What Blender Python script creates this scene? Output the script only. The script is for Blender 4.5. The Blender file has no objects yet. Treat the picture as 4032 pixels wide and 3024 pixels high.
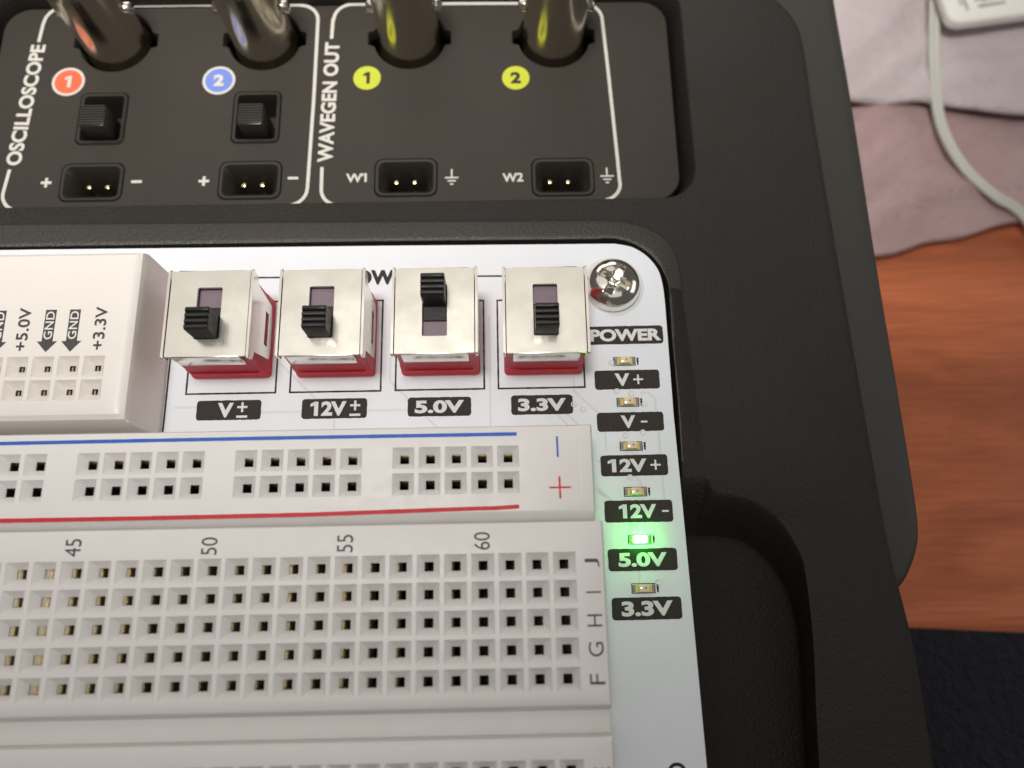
import bpy, bmesh, math, random
from mathutils import Vector, Matrix
from mathutils.geometry import tessellate_polygon

random.seed(7)
S = 0.1                      # geometry below is in millimetres, 1 Blender unit = 1 cm
scene = bpy.context.scene
scene.unit_settings.scale_length = 0.01
C = scene.collection

# ------------------------------------------------------------------ camera
cam_d = bpy.data.cameras.new("Camera")
cam = bpy.data.objects.new("Camera", cam_d)
C.objects.link(cam)
rx = Vector((0.9998012445, -0.0193592926, 0.0047633251))
dn = Vector((-0.0173632494, -0.9629410932, -0.2691523149))
fw = Vector((0.0097973999, 0.2690161126, -0.9630858436))
m = Matrix((rx, -dn, -fw)).transposed().to_4x4()
m.translation = Vector((-5.3234, -3.4011, 75.5752)) * S
cam.matrix_world = m
cam_d.sensor_width = 36
cam_d.lens = 36 * 3080 / 4032
cam_d.clip_start = 0.05
cam_d.clip_end = 2000
cam_d.dof.use_dof = True
cam_d.dof.focus_distance = 8.35
cam_d.dof.aperture_fstop = cam_d.lens * 1e-3 / (2 * 0.072)
cam_d.dof.aperture_blades = 0
scene.camera = cam

# ------------------------------------------------------------------ light
world = bpy.data.worlds.new("World")
scene.world = world
world.use_nodes = True
bg = world.node_tree.nodes["Background"]
bg.inputs[0].default_value = (1.0, 0.93, 0.86, 1)
bg.inputs[1].default_value = 0.10


def area(name, loc, aim, size, power, col):
    d = bpy.data.lights.new(name, 'AREA')
    d.shape = 'RECTANGLE'
    d.size, d.size_y = size[0] * S, size[1] * S
    d.energy = power
    d.color = col
    o = bpy.data.objects.new(name, d)
    C.objects.link(o)
    o.location = Vector(loc) * S
    o.rotation_euler = (Vector(aim) - Vector(loc)).to_track_quat('-Z', 'Y').to_euler()
    return o


area("ceiling_lamp", (-150, 300, 600), (-40, 60, 0), (700, 560), 8600, (1.0, 0.96, 0.90))
area("rear_fill", (-120, 620, 210), (-10, 40, -10), (520, 260), 8000, (1.0, 0.95, 0.88))  # added fill, no known window; gives the frame's rear slope its sheen
area("right_fill", (680, 60, 260), (0, 10, -10), (420, 320), 6500, (1.0, 0.96, 0.92))  # added fill from the right, brightens the side of the ivory block
area("rear_ceiling_lamp", (50, -190, 560), (0, 20, 0), (420, 290), 2300, (1.0, 0.96, 0.90))
spot_d = bpy.data.lights.new("falloff_spot", 'SPOT')  # added spot; its soft cone imitates the shade towards the near side
spot_d.energy = 99000
spot_d.color = (1.0, 0.96, 0.90)
spot_d.spot_size = math.radians(43.4)
spot_d.spot_blend = 1.0
spot_d.shadow_soft_size = 5.0
spot = bpy.data.objects.new("falloff_spot", spot_d)
C.objects.link(spot)
spot.location = Vector((-52, 40, 385)) * S
spot.rotation_euler = (Vector((-46, 125, 0)) - Vector((-52, 40, 385))).to_track_quat('-Z', 'Y').to_euler()

scene.view_settings.view_transform = 'Standard'
scene.view_settings.look = 'None'
scene.view_settings.exposure = 0.0
scene.view_settings.gamma = 1.0
scene.render.film_transparent = False
scene.cycles.max_bounces = 10


# ------------------------------------------------------------------ materials
def mat(name, col, rough=0.5, metal=0.0, noise=None, bump=None, coat=0.0, emit=None, spec=0.5,
        rough_noise=None, trans=0.0, ior=1.45):
    m = bpy.data.materials.new(name)
    m.use_nodes = True
    nt = m.node_tree
    b = nt.nodes["Principled BSDF"]
    b.inputs["Base Color"].default_value = (*col, 1)
    b.inputs["Roughness"].default_value = rough
    b.inputs["Metallic"].default_value = metal
    b.inputs["Specular IOR Level"].default_value = spec
    b.inputs["IOR"].default_value = ior
    if coat:
        b.inputs["Coat Weight"].default_value = coat
        b.inputs["Coat Roughness"].default_value = 0.15
    if trans:
        b.inputs["Transmission Weight"].default_value = trans
    if emit:
        b.inputs["Emission Color"].default_value = (*emit[0], 1)
        b.inputs["Emission Strength"].default_value = emit[1]
    tc = nt.nodes.new("ShaderNodeTexCoord")
    if noise:                      # (scale per unit, amount, second colour)
        n = nt.nodes.new("ShaderNodeTexNoise")
        n.inputs["Scale"].default_value = noise[0]
        n.inputs["Detail"].default_value = 6
        n.inputs["Roughness"].default_value = 0.6
        nt.links.new(tc.outputs["Object"], n.inputs["Vector"])
        r = nt.nodes.new("ShaderNodeMapRange")
        r.inputs["From Min"].default_value = 0.5 - noise[1]
        r.inputs["From Max"].default_value = 0.5 + noise[1]
        nt.links.new(n.outputs["Fac"], r.inputs["Value"])
        mx = nt.nodes.new("ShaderNodeMix")
        mx.data_type = 'RGBA'
        mx.inputs["A"].default_value = (*col, 1)
        mx.inputs["B"].default_value = (*noise[2], 1)
        nt.links.new(r.outputs["Result"], mx.inputs["Factor"])
        nt.links.new(mx.outputs["Result"], b.inputs["Base Color"])
    if rough_noise:                # (scale, lo, hi)
        n = nt.nodes.new("ShaderNodeTexNoise")
        n.inputs["Scale"].default_value = rough_noise[0]
        n.inputs["Detail"].default_value = 5
        nt.links.new(tc.outputs["Object"], n.inputs["Vector"])
        r = nt.nodes.new("ShaderNodeMapRange")
        r.inputs["From Min"].default_value = 0.3
        r.inputs["From Max"].default_value = 0.7
        r.inputs["To Min"].default_value = rough_noise[1]
        r.inputs["To Max"].default_value = rough_noise[2]
        nt.links.new(n.outputs["Fac"], r.inputs["Value"])
        nt.links.new(r.outputs["Result"], b.inputs["Roughness"])
    if bump:                       # (scale, strength, distance, vector scale)
        n = nt.nodes.new("ShaderNodeTexNoise")
        n.inputs["Scale"].default_value = bump[0]
        n.inputs["Detail"].default_value = 4
        n.inputs["Roughness"].default_value = 0.65
        vec = tc.outputs["Object"]
        if len(bump) > 3:
            mp = nt.nodes.new("ShaderNodeMapping")
            mp.inputs["Scale"].default_value = bump[3]
            nt.links.new(vec, mp.inputs["Vector"])
            vec = mp.outputs["Vector"]
        nt.links.new(vec, n.inputs["Vector"])
        bp = nt.nodes.new("ShaderNodeBump")
        bp.inputs["Strength"].default_value = bump[1]
        bp.inputs["Distance"].default_value = bump[2]
        nt.links.new(n.outputs["Fac"], bp.inputs["Height"])
        nt.links.new(bp.outputs["Normal"], b.inputs["Normal"])
    return m


def mottle(m, scale, dark, lo, hi):
    """blotchy dirt / ink unevenness multiplied over the base colour"""
    nt = m.node_tree
    b = nt.nodes["Principled BSDF"]
    n = nt.nodes.new("ShaderNodeTexNoise")
    n.inputs["Scale"].default_value = scale
    n.inputs["Detail"].default_value = 8
    n.inputs["Roughness"].default_value = 0.75
    tc = nt.nodes.new("ShaderNodeTexCoord")
    nt.links.new(tc.outputs["Object"], n.inputs["Vector"])
    r = nt.nodes.new("ShaderNodeMapRange")
    r.inputs["From Min"].default_value = lo
    r.inputs["From Max"].default_value = hi
    nt.links.new(n.outputs["Fac"], r.inputs["Value"])
    mx = nt.nodes.new("ShaderNodeMix")
    mx.data_type = 'RGBA'
    mx.inputs["A"].default_value = b.inputs["Base Color"].default_value
    if b.inputs["Base Color"].is_linked:
        nt.links.new(b.inputs["Base Color"].links[0].from_socket, mx.inputs["A"])
    mx.inputs["B"].default_value = (*dark, 1)
    nt.links.new(r.outputs["Result"], mx.inputs["Factor"])
    nt.links.new(mx.outputs["Result"], b.inputs["Base Color"])
    return m


M = {}
M['pcb'] = mottle(mat("white_solder_mask", (0.74, 0.775, 0.83), 0.32, bump=(9, 0.06, 0.02), spec=0.5,
               noise=(2.0, 0.3, (0.70, 0.74, 0.79))), 30, (0.45, 0.44, 0.42), 0.74, 0.86)
M['pcb_edge'] = mat("board_edge", (0.30, 0.33, 0.30), 0.7)
M['trace'] = mat("trace_relief", (0.64, 0.66, 0.69), 0.35)
M['ink'] = mat("black_silkscreen", (0.020, 0.016, 0.014), 0.6, spec=0.3, noise=(60, 0.25, (0.036, 0.028, 0.024)),
               bump=(60, 0.25, 0.01))
M['white_ink'] = mat("bare_white_lettering", (0.72, 0.73, 0.74), 0.45, noise=(50, 0.2, (0.62, 0.62, 0.62)))
M['abs'] = mottle(mat("white_breadboard_plastic", (0.765, 0.75, 0.74), 0.42, bump=(14, 0.08, 0.02),
               noise=(3.0, 0.3, (0.735, 0.715, 0.705)), rough_noise=(12, 0.36, 0.5)), 26, (0.42, 0.38, 0.33), 0.76, 0.92)
M['abs_warm'] = mottle(mat("ivory_socket_plastic", (0.78, 0.745, 0.71), 0.40, bump=(12, 0.07, 0.02),
                    noise=(3.0, 0.3, (0.75, 0.71, 0.67))), 22, (0.45, 0.40, 0.35), 0.75, 0.88)
M['void'] = mat("cavity_shade", (0.012, 0.010, 0.010), 0.8)  # near-black colour stands in for the shade inside holes and openings
M['clip'] = mat("contact_spring_metal", (0.95, 0.86, 0.66), 0.34, 1.0)
M['gold'] = mat("gold_pin", (0.95, 0.78, 0.42), 0.2, 1.0)
M['brass_dark'] = mat("dull_brass", (0.42, 0.33, 0.20), 0.35, 1.0)
M['grey_text'] = mat("black_pad_print", (0.035, 0.033, 0.037), 0.5, noise=(25, 0.3, (0.07, 0.065, 0.068)))
M['blue'] = mat("blue_print", (0.022, 0.10, 0.50), 0.5, spec=0.3, noise=(20, 0.25, (0.04, 0.14, 0.55)))
M['red_print'] = mat("red_print", (0.55, 0.012, 0.025), 0.5, spec=0.3, noise=(20, 0.25, (0.60, 0.05, 0.055)))
M['plate'] = mottle(mat("nickel_plate", (0.80, 0.77, 0.70), 0.22, 1.0, rough_noise=(3, 0.18, 0.26),
                 bump=(30, 0.035, 0.02, (1, 0.08, 1))), 7, (0.55, 0.50, 0.43), 0.74, 0.90)
M['chrome'] = mat("polished_nickel", (0.83, 0.80, 0.73), 0.12, 1.0, bump=(4, 0.04, 0.03),
                  rough_noise=(9, 0.07, 0.2))
M['red'] = mat("red_housing", (0.66, 0.022, 0.045), 0.38, bump=(14, 0.15, 0.04), noise=(5, 0.3, (0.56, 0.02, 0.04)))
M['slot'] = mat("slider_floor", (0.22, 0.16, 0.19), 0.35, noise=(10, 0.3, (0.17, 0.13, 0.155)))  # purple tint paints in the red housing's reflection on the grey floor
M['lever'] = mat("black_lever_plastic", (0.011, 0.010, 0.009), 0.4, spec=0.4, bump=(30, 0.1, 0.02), rough_noise=(10, 0.3, 0.5))
M['rib'] = mat("worn_black_slider", (0.040, 0.036, 0.032), 0.3)
M['lit_slope'] = mat("case_plastic_lit_slope", (0.034, 0.030, 0.026), 0.36, spec=0.8, bump=(26, 0.5, 0.04))  # lighter, glossier case plastic: brightness of the light-facing slope put into colour
M['case'] = mottle(mat("black_case_plastic", (0.022, 0.018, 0.015), 0.50, spec=0.32, rough_noise=(0.55, 0.40, 0.62), bump=(30, 0.6, 0.05), noise=(3, 0.3, (0.021, 0.019, 0.018))), 75, (0.12, 0.11, 0.10), 0.78, 0.86)
M['panel'] = mat("satin_black_panel", (0.034, 0.028, 0.022), 0.6, spec=0.33, bump=(46, 0.30, 0.03),
                 noise=(1.6, 0.3, (0.030, 0.025, 0.021)))
M['flange'] = mat("dark_grey_flange", (0.035, 0.036, 0.031), 0.6, bump=(25, 0.2, 0.03))
M['well'] = mat("glossy_black_bezel", (0.024, 0.021, 0.018), 0.32, bump=(20, 0.05, 0.02))
M['print_w'] = mat("off_white_print", (0.60, 0.58, 0.53), 0.5, noise=(18, 0.3, (0.52, 0.50, 0.46)))
M['orange'] = mat("orange_print", (0.78, 0.125, 0.055), 0.5, noise=(12, 0.3, (0.70, 0.11, 0.05)))
M['pblue'] = mat("pale_blue_print", (0.13, 0.20, 0.62), 0.5, noise=(12, 0.3, (0.15, 0.22, 0.56)))
M['yellow'] = mat("yellow_print", (0.50, 0.55, 0.03), 0.5, noise=(12, 0.3, (0.45, 0.50, 0.03)))
M['barrel'] = mat("tarnished_nickel_barrel", (0.66, 0.60, 0.49), 0.2, 1.0, bump=(1.5, 0.05, 0.04),
                  rough_noise=(5, 0.14, 0.26))
M['pad'] = mat("tinned_pad", (0.16, 0.16, 0.15), 0.4, 0.6)
M['led_base'] = mat("led_carrier", (0.72, 0.52, 0.10), 0.4, noise=(40, 0.2, (0.62, 0.46, 0.16)))
M['led_lens'] = mat("led_resin", (0.78, 0.66, 0.40), 0.15, coat=0.6, noise=(30, 0.2, (0.66, 0.58, 0.42)))
M['led_chip'] = mat("led_chip", (0.20, 0.14, 0.06), 0.4)
M['led_on'] = mat("led_lit_green", (0.2, 1.0, 0.3), 0.3, emit=((0.022, 1.0, 0.035), 72))
M['cloth'] = mat("pinkish_grey_cloth", (0.62, 0.55, 0.565), 0.30, noise=(0.8, 0.2, (0.54, 0.46, 0.47)),
                 bump=(1.2, 0.55, 0.30))
M['cloth2'] = mat("rosy_cloth_layer", (0.50, 0.355, 0.36), 0.30, noise=(0.8, 0.2, (0.40, 0.27, 0.265)),
                  bump=(1.2, 0.55, 0.30))
M['cable'] = mat("pale_grey_cable", (0.62, 0.62, 0.57), 0.45)
M['adapter'] = mat("white_adapter_plastic", (0.93, 0.92, 0.88), 0.35)
M['ad_print'] = mat("grey_adapter_print", (0.42, 0.36, 0.34), 0.6)
M['mat'] = mat("dark_navy_mat", (0.012, 0.012, 0.022), 0.8, bump=(7, 1.0, 0.25), noise=(3, 0.3, (0.02, 0.02, 0.035)))


def wood():
    m = bpy.data.materials.new("reddish_wood")
    m.use_nodes = True
    nt = m.node_tree
    b = nt.nodes["Principled BSDF"]
    tc = nt.nodes.new("ShaderNodeTexCoord")
    mp = nt.nodes.new("ShaderNodeMapping")
    mp.inputs["Scale"].default_value = (0.12, 0.5, 1)
    mp.inputs["Rotation"].default_value = (0, 0, math.radians(-14))
    n = nt.nodes.new("ShaderNodeTexNoise")
    n.inputs["Scale"].default_value = 1.6
    n.inputs["Detail"].default_value = 9
    n.inputs["Roughness"].default_value = 0.62
    n.inputs["Distortion"].default_value = 0.6
    r = nt.nodes.new("ShaderNodeValToRGB")
    cr = r.color_ramp
    cr.elements[0].position = 0.32
    cr.elements[0].color = (0.38, 0.105, 0.044, 1)
    cr.elements[1].position = 0.66
    cr.elements[1].color = (0.68, 0.20, 0.088, 1)
    e = cr.elements.new(0.5)
    e.color = (0.55, 0.155, 0.066, 1)
    nt.links.new(tc.outputs["Object"], mp.inputs["Vector"])
    nt.links.new(mp.outputs["Vector"], n.inputs["Vector"])
    nt.links.new(n.outputs["Fac"], r.inputs["Fac"])
    mp2 = nt.nodes.new("ShaderNodeMapping")
    mp2.inputs["Scale"].default_value = (0.5, 9.0, 1)
    mp2.inputs["Rotation"].default_value = (0, 0, math.radians(-14))
    n2 = nt.nodes.new("ShaderNodeTexNoise")
    n2.inputs["Scale"].default_value = 2.2
    n2.inputs["Detail"].default_value = 6
    nt.links.new(tc.outputs["Object"], mp2.inputs["Vector"])
    nt.links.new(mp2.outputs["Vector"], n2.inputs["Vector"])
    r2 = nt.nodes.new("ShaderNodeMapRange")
    r2.inputs["From Min"].default_value = 0.3
    r2.inputs["From Max"].default_value = 0.7
    r2.inputs["To Min"].default_value = 0.84
    r2.inputs["To Max"].default_value = 1.12
    nt.links.new(n2.outputs["Fac"], r2.inputs["Value"])
    mm = nt.nodes.new("ShaderNodeMix")
    mm.data_type = 'RGBA'
    mm.blend_type = 'MULTIPLY'
    mm.inputs["Factor"].default_value = 1.0
    nt.links.new(r.outputs["Color"], mm.inputs["A"])
    nt.links.new(r2.outputs["Result"], mm.inputs["B"])
    nt.links.new(mm.outputs["Result"], b.inputs["Base Color"])
    b.inputs["Roughness"].default_value = 0.34
    return m


M['wood'] = wood()


# ------------------------------------------------------------------ helpers
def link(name, me, mats, parent=None, smooth=35, loc=None, rotz=0):
    o = bpy.data.objects.new(name, me)
    C.objects.link(o)
    if not isinstance(mats, (list, tuple)):
        mats = [mats]
    for k in mats:
        me.materials.append(M[k])
    if smooth:
        for p in me.polygons:
            p.use_smooth = True
        me.set_sharp_from_angle(angle=math.radians(smooth))
    if parent:
        o.parent = parent
    if loc:
        o.location = Vector(loc) * S
    o.rotation_euler.z = rotz
    return o


def bm_obj(name, bm, mats, parent=None, **kw):
    bmesh.ops.recalc_face_normals(bm, faces=bm.faces)
    for v in bm.verts:
        v.co *= S
    me = bpy.data.meshes.new(name)
    bm.to_mesh(me)
    bm.free()
    return link(name, me, mats, parent, **kw)


def box(bm, x0, x1, y0, y1, z0, z1, bev=0.0, seg=2, mi=0):
    t = bmesh.new()
    bmesh.ops.create_cube(t, size=1)
    for v in t.verts:
        v.co = Vector(((x0 + x1) / 2 + v.co.x * (x1 - x0), (y0 + y1) / 2 + v.co.y * (y1 - y0),
                       (z0 + z1) / 2 + v.co.z * (z1 - z0)))
    if bev:
        bmesh.ops.bevel(t, geom=list(t.edges), offset=bev, segments=seg, affect='EDGES', profile=0.5)
    merge(bm, t, mi)


def merge(bm, t, mi=0):
    mp = {}
    for v in t.verts:
        mp[v] = bm.verts.new(v.co)
    for f in t.faces:
        g = bm.faces.new([mp[v] for v in f.verts])
        g.material_index = mi if mi is not None else f.material_index
    t.free()


def ring(bm, pts):
    return [bm.verts.new(p) for p in pts]


def bridge(bm, a, b, closed=True, mi=0):
    n = len(a)
    for i in range(n if closed else n - 1):
        j = (i + 1) % n
        f = bm.faces.new((a[i], a[j], b[j], b[i]))
        f.material_index = mi


def cap(bm, a, mi=0):
    f = bm.faces.new(a)
    f.material_index = mi
    return f


def rrect(x0, x1, y0, y1, r, n=6):
    pts = []
    for cx, cy, a0 in ((x1 - r, y1 - r, 0), (x0 + r, y1 - r, 90), (x0 + r, y0 + r, 180), (x1 - r, y0 + r, 270)):
        for k in range(n + 1):
            a = math.radians(a0 + 90 * k / n)
            pts.append((cx + r * math.cos(a), cy + r * math.sin(a)))
    return pts


def prism(bm, pts, z0, z1, mi=0, bev=0.0):
    """vertical prism over a CONVEX-ish outline, optional chamfered top edge"""
    lo = ring(bm, [(x, y, z0) for x, y in pts])
    if bev:
        cx = sum(p[0] for p in pts) / len(pts)
        cy = sum(p[1] for p in pts) / len(pts)
        hi = ring(bm, [(x, y, z1 - bev) for x, y in pts])
        t = ring(bm, [(x - math.copysign(min(bev, abs(x - cx)), x - cx), y - math.copysign(min(bev, abs(y - cy)), y - cy), z1)
                      for x, y in pts])
        bridge(bm, lo, hi, mi=mi)
        bridge(bm, hi, t, mi=mi)
        cap(bm, t, mi)
    else:
        hi = ring(bm, [(x, y, z1) for x, y in pts])
        bridge(bm, lo, hi, mi=mi)
        cap(bm, hi, mi)
    cap(bm, lo[::-1], mi)


def tess_cap(bm, loops, z, mi=0):
    """flat face at z bounded by loops[0] with holes loops[1:]; returns vertex rings"""
    rings = []
    allv = []
    polys = []
    for lp in loops:
        rv = ring(bm, [(x, y, z) for x, y in lp])
        rings.append(rv)
        allv += rv
        polys.append([Vector((x, y, 0)) for x, y in lp])
    for t in tessellate_polygon(polys):
        try:
            f = bm.faces.new([allv[i] for i in t])
            f.material_index = mi
        except ValueError:
            pass
    return rings


def revolve(bm, prof, cx, cy, n=48, mi=0, capt=True):
    prev = None
    for r, z in prof:
        cur = ring(bm, [(cx + r * math.cos(2 * math.pi * k / n), cy + r * math.sin(2 * math.pi * k / n), z) for k in range(n)])
        if prev:
            bridge(bm, prev, cur, mi=mi)
        prev = cur
    if capt:
        cap(bm, prev, mi)


def tube(bm, path, r, n=10, mi=0):
    prev = None
    P = [Vector(p) for p in path]
    for i, p in enumerate(P):
        d = (P[min(i + 1, len(P) - 1)] - P[max(i - 1, 0)]).normalized()
        u = d.cross(Vector((0, 0, 1))).normalized()
        w = u.cross(d).normalized()
        cur = ring(bm, [p + r * (u * math.cos(2 * math.pi * k / n) + w * math.sin(2 * math.pi * k / n)) for k in range(n)])
        if prev:
            bridge(bm, prev, cur, mi=mi)
        else:
            cap(bm, cur[::-1], mi)
        prev = cur
    cap(bm, prev, mi)


def strip(bm, pts, w, z, th=0.02, closed=False, mi=0, jitter=0.0):
    """printed line: a thin slab of width w along a polyline"""
    n = len(pts)
    L, R_ = [], []
    for i, p in enumerate(pts):
        a = Vector(pts[i - 1] if (i or closed) else pts[0])
        b = Vector(p)
        c = Vector(pts[(i + 1) % n] if (i < n - 1 or closed) else p)
        d1 = (b - a).normalized() if (b - a).length > 1e-9 else None
        d2 = (c - b).normalized() if (c - b).length > 1e-9 else None
        if d1 is None:
            d1 = d2
        if d2 is None:
            d2 = d1
        t = (d1 + d2).normalized()
        nn = Vector((-t.y, t.x))
        k = w / 2 / max(0.35, abs(nn.dot(Vector((-d1.y, d1.x)))))
        k *= 1 + random.uniform(-jitter, jitter)
        L.append(b + nn * k)
        R_.append(b - nn * k)
    vl = ring(bm, [(p.x, p.y, z + th) for p in L])
    vr = ring(bm, [(p.x, p.y, z + th) for p in R_])
    wl = ring(bm, [(p.x, p.y, z - 0.01) for p in L])
    wr = ring(bm, [(p.x, p.y, z - 0.01) for p in R_])
    for a, b in ((vl, vr), (wl, vl), (vr, wr)):
        bridge(bm, a, b, closed=closed, mi=mi)


def densify(pts, step, closed=False):
    out = []
    n = len(pts)
    for i in range(n if closed else n - 1):
        a, b = Vector(pts[i]), Vector(pts[(i + 1) % n])
        k = max(1, int((b - a).length / step))
        for j in range(k):
            out.append(tuple(a.lerp(b, j / k)))
    if not closed:
        out.append(tuple(pts[-1]))
    return out


def smooth_path(pts, sub=8):
    """Catmull-Rom through pts"""
    P = [Vector(p) for p in pts]
    out = []
    for i in range(len(P) - 1):
        p0, p1, p2, p3 = P[max(i - 1, 0)], P[i], P[i + 1], P[min(i + 2, len(P) - 1)]
        for k in range(sub):
            t = k / sub
            out.append(0.5 * ((2 * p1) + (p2 - p0) * t + (2 * p0 - 5 * p1 + 4 * p2 - p3) * t * t + (3 * p1 - p0 - 3 * p2 + p3) * t ** 3))
    out.append(P[-1])
    return out


ONE_W = {}


def text(name, s, cx, cy, z, w, h, m, parent, rot=0.0, bold=0.0, spacing=1.0, skew=0.0, loc0=None):
    """printed lettering fitted into a w x h box (w along the reading direction), centred on cx, cy"""
    cu = bpy.data.curves.new(name, 'FONT')
    cu.body = s
    flag = bold > 0.02 and (s[0] == '1' or s[-1] == '1')
    cu.size = 1.0
    cu.offset = bold
    cu.space_character = spacing
    cu.resolution_u = 8
    cu.fill_mode = 'FRONT'
    to = bpy.data.objects.new(name, cu)
    C.objects.link(to)
    dg = bpy.context.evaluated_depsgraph_get()
    me = bpy.data.meshes.new_from_object(to.evaluated_get(dg))
    bpy.data.objects.remove(to)
    xs = [v.co.x for v in me.vertices]
    ys = [v.co.y for v in me.vertices]
    if flag:
        # the built-in font draws 1 as a plain bar: give it its flag
        bw = 0.165 + 2 * bold
        yt = max(ys)
        xb = min(xs) if s[0] == '1' else max(xs) - bw
        hgt = yt - min(ys)
        fb = bmesh.new()
        fb.from_mesh(me)
        q = [(xb + 0.02, yt), (xb + 0.02, yt - 0.27 * hgt), (xb - 0.22 * hgt, yt - 0.36 * hgt), (xb - 0.22 * hgt, yt - 0.16 * hgt)]
        fb.faces.new([fb.verts.new((x_, y_, 0.0)) for x_, y_ in q][::-1])
        for f_ in fb.faces:
            if f_.normal.z < 0:
                f_.normal_flip()
        fb.to_mesh(me)
        fb.free()
        if s[0] == '1':
            xs.append(xb - 0.22 * hgt)
    mx, my = (min(xs) + max(xs)) / 2, (min(ys) + max(ys)) / 2
    sx, sy = w / max(1e-6, max(xs) - min(xs)), h / max(1e-6, max(ys) - min(ys))
    if w <= 0:
        sx = sy
    for v in me.vertices:
        v.co.x = (v.co.x - mx) * sx * S
        v.co.y = (v.co.y - my) * sy * S
        v.co.x += v.co.y * skew
        v.co.z = 0
    me.materials.clear()
    o = link(name, me, m, parent, smooth=0)
    o.location = Vector((cx, cy, z)) * S
    o.rotation_euler.z = math.radians(rot)
    return o


def thing(name, label, cat, loc=(0, 0, 0), group=None):
    o = bpy.data.objects.new(name, None)
    o.empty_display_size = 0.5
    C.objects.link(o)
    o.location = Vector(loc) * S
    tag(o, label, cat, group)
    return o


def tag(o, label=None, cat=None, group=None, kind=None):
    if label:
        o['label'] = label
    if cat:
        o['category'] = cat
    if group:
        o['group'] = group
    if kind:
        o['kind'] = kind
    return o


def dup(o, dx, dy, parent):
    c = o.copy()
    C.objects.link(c)
    c.parent = parent
    c.location = o.location + Vector((dx, dy, 0)) * S
    for ch in list(o.children):
        d = ch.copy()
        C.objects.link(d)
        d.parent = c
    return c


# =================================================================== TABLE
TZ = -45.0
bm = bmesh.new()
box(bm, -500, 400, -330, 500, TZ - 25, TZ, 1.5)
table = bm_obj('table', bm, 'wood')
tag(table, 'reddish brown wooden table top under the black instrument', 'table', kind='structure')

bm = bmesh.new()
# the mat's rear edge runs slightly downwards to the right
pts = [(20, -7.2), (52, -8.0), (90, -10.3), (330, -24), (330, -300), (-460, -300), (-460, 10)]
prism(bm, pts[::-1], TZ + 0.02, TZ + 2.2, bev=0)
bmesh.ops.bevel(bm, geom=[e for e in bm.edges if abs(e.verts[0].co.z - e.verts[1].co.z) < 1e-6 and e.verts[0].co.z > TZ + 1],
                offset=0.7, segments=2, affect='EDGES')
deskmat = bm_obj('desk_mat', bm, 'mat')
tag(deskmat, 'dark navy fabric mat at the lower right, along the wooden table', 'mat')


# cloth: a rumpled sheet in two folded layers
def sheet(poly_fn, nx, ny, zf, th):
    bm = bmesh.new()
    top, bot = [], []
    for j in range(ny + 1):
        rt, rb = [], []
        for i in range(nx + 1):
            x, y = poly_fn(i / nx, j / ny)
            e = min(i, j, nx - i, ny - j)
            z = zf(x, y)
            rt.append(bm.verts.new((x, y, z + (th if e > 0 else th * 0.35))))
            rb.append(bm.verts.new((x, y, z)))
        top.append(rt)
        bot.append(rb)
    for j in range(ny):
        for i in range(nx):
            bm.faces.new((top[j][i], top[j][i + 1], top[j + 1][i + 1], top[j + 1][i]))
            bm.faces.new((bot[j][i], bot[j + 1][i], bot[j + 1][i + 1], bot[j][i + 1]))
    edge_t = top[0] + [r[-1] for r in top[1:]] + top[-1][-2::-1] + [r[0] for r in top[-2:0:-1]]
    edge_b = bot[0] + [r[-1] for r in bot[1:]] + bot[-1][-2::-1] + [r[0] for r in bot[-2:0:-1]]
    bridge(bm, edge_t, edge_b)
    return bm


def wrin(x, y, seed=0.0):
    """soft diagonal creases"""
    u = x * 0.80 + y * 0.60 + 3.0 * math.sin(y * 0.13 + seed)
    v = -x * 0.60 + y * 0.80 + 2.5 * math.sin(x * 0.17 - seed)
    a = 0.5 * math.sin(v * 0.33 + seed) + 0.32 * math.sin(v * 0.71 + u * 0.09 + 2 * seed) + 0.22 * math.sin(u * 0.27 + seed * 3)
    a += 0.20 * (1 - abs(math.sin(v * 0.21 + u * 0.05 + seed))) ** 3 * 3
    a += 0.10 * math.sin(v * 1.7 + u * 0.3)
    return 1.0 + 0.85 * a


cloth = thing('cloth', 'rumpled pinkish grey cloth folded in two layers, on the table right of the instrument', 'cloth', (75, 90, TZ))


def low_fn(u, v):
    x = 5 + 190 * u
    yb = 49.0 + (x - 50) * 0.235 if x < 95 else 59.6 + (x - 95) * 0.33
    y = yb + 0.25 * math.sin(x * 0.5) + (200 - yb) * v ** 1.3
    return x, y


def up_fn(u, v):
    x = 5 + 190 * u
    yb = 79.3 - max(0, x - 55) * 0.105 + 0.5 * math.sin(x * 0.21)
    return x, yb + (215 - yb) * v ** 1.3


bm = sheet(low_fn, 170, 120, lambda x, y: TZ + 0.1 + wrin(x, y), 0.8)
o = bm_obj('lower_layer', bm, 'cloth2', cloth, smooth=60)
o.location = -cloth.location
bm = sheet(up_fn, 170, 110, lambda x, y: TZ + 2.3 + wrin(x, y, 1.3), 0.7)
o = bm_obj('upper_layer', bm, 'cloth', cloth, smooth=60)
o.location = -cloth.location
bm = bmesh.new()
prev = []
pts = [(5 + 190 * k / 90) for k in range(91)]
tube(bm, [(x, up_fn((x - 5) / 190, 0)[1] + 0.9, TZ + 2.55 + wrin(x, up_fn((x - 5) / 190, 0)[1] + 0.9, 1.3)) for x in pts], 0.62, 8)
o = bm_obj('fold', bm, 'cloth', cloth, smooth=60)
o.location = -cloth.location

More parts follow.
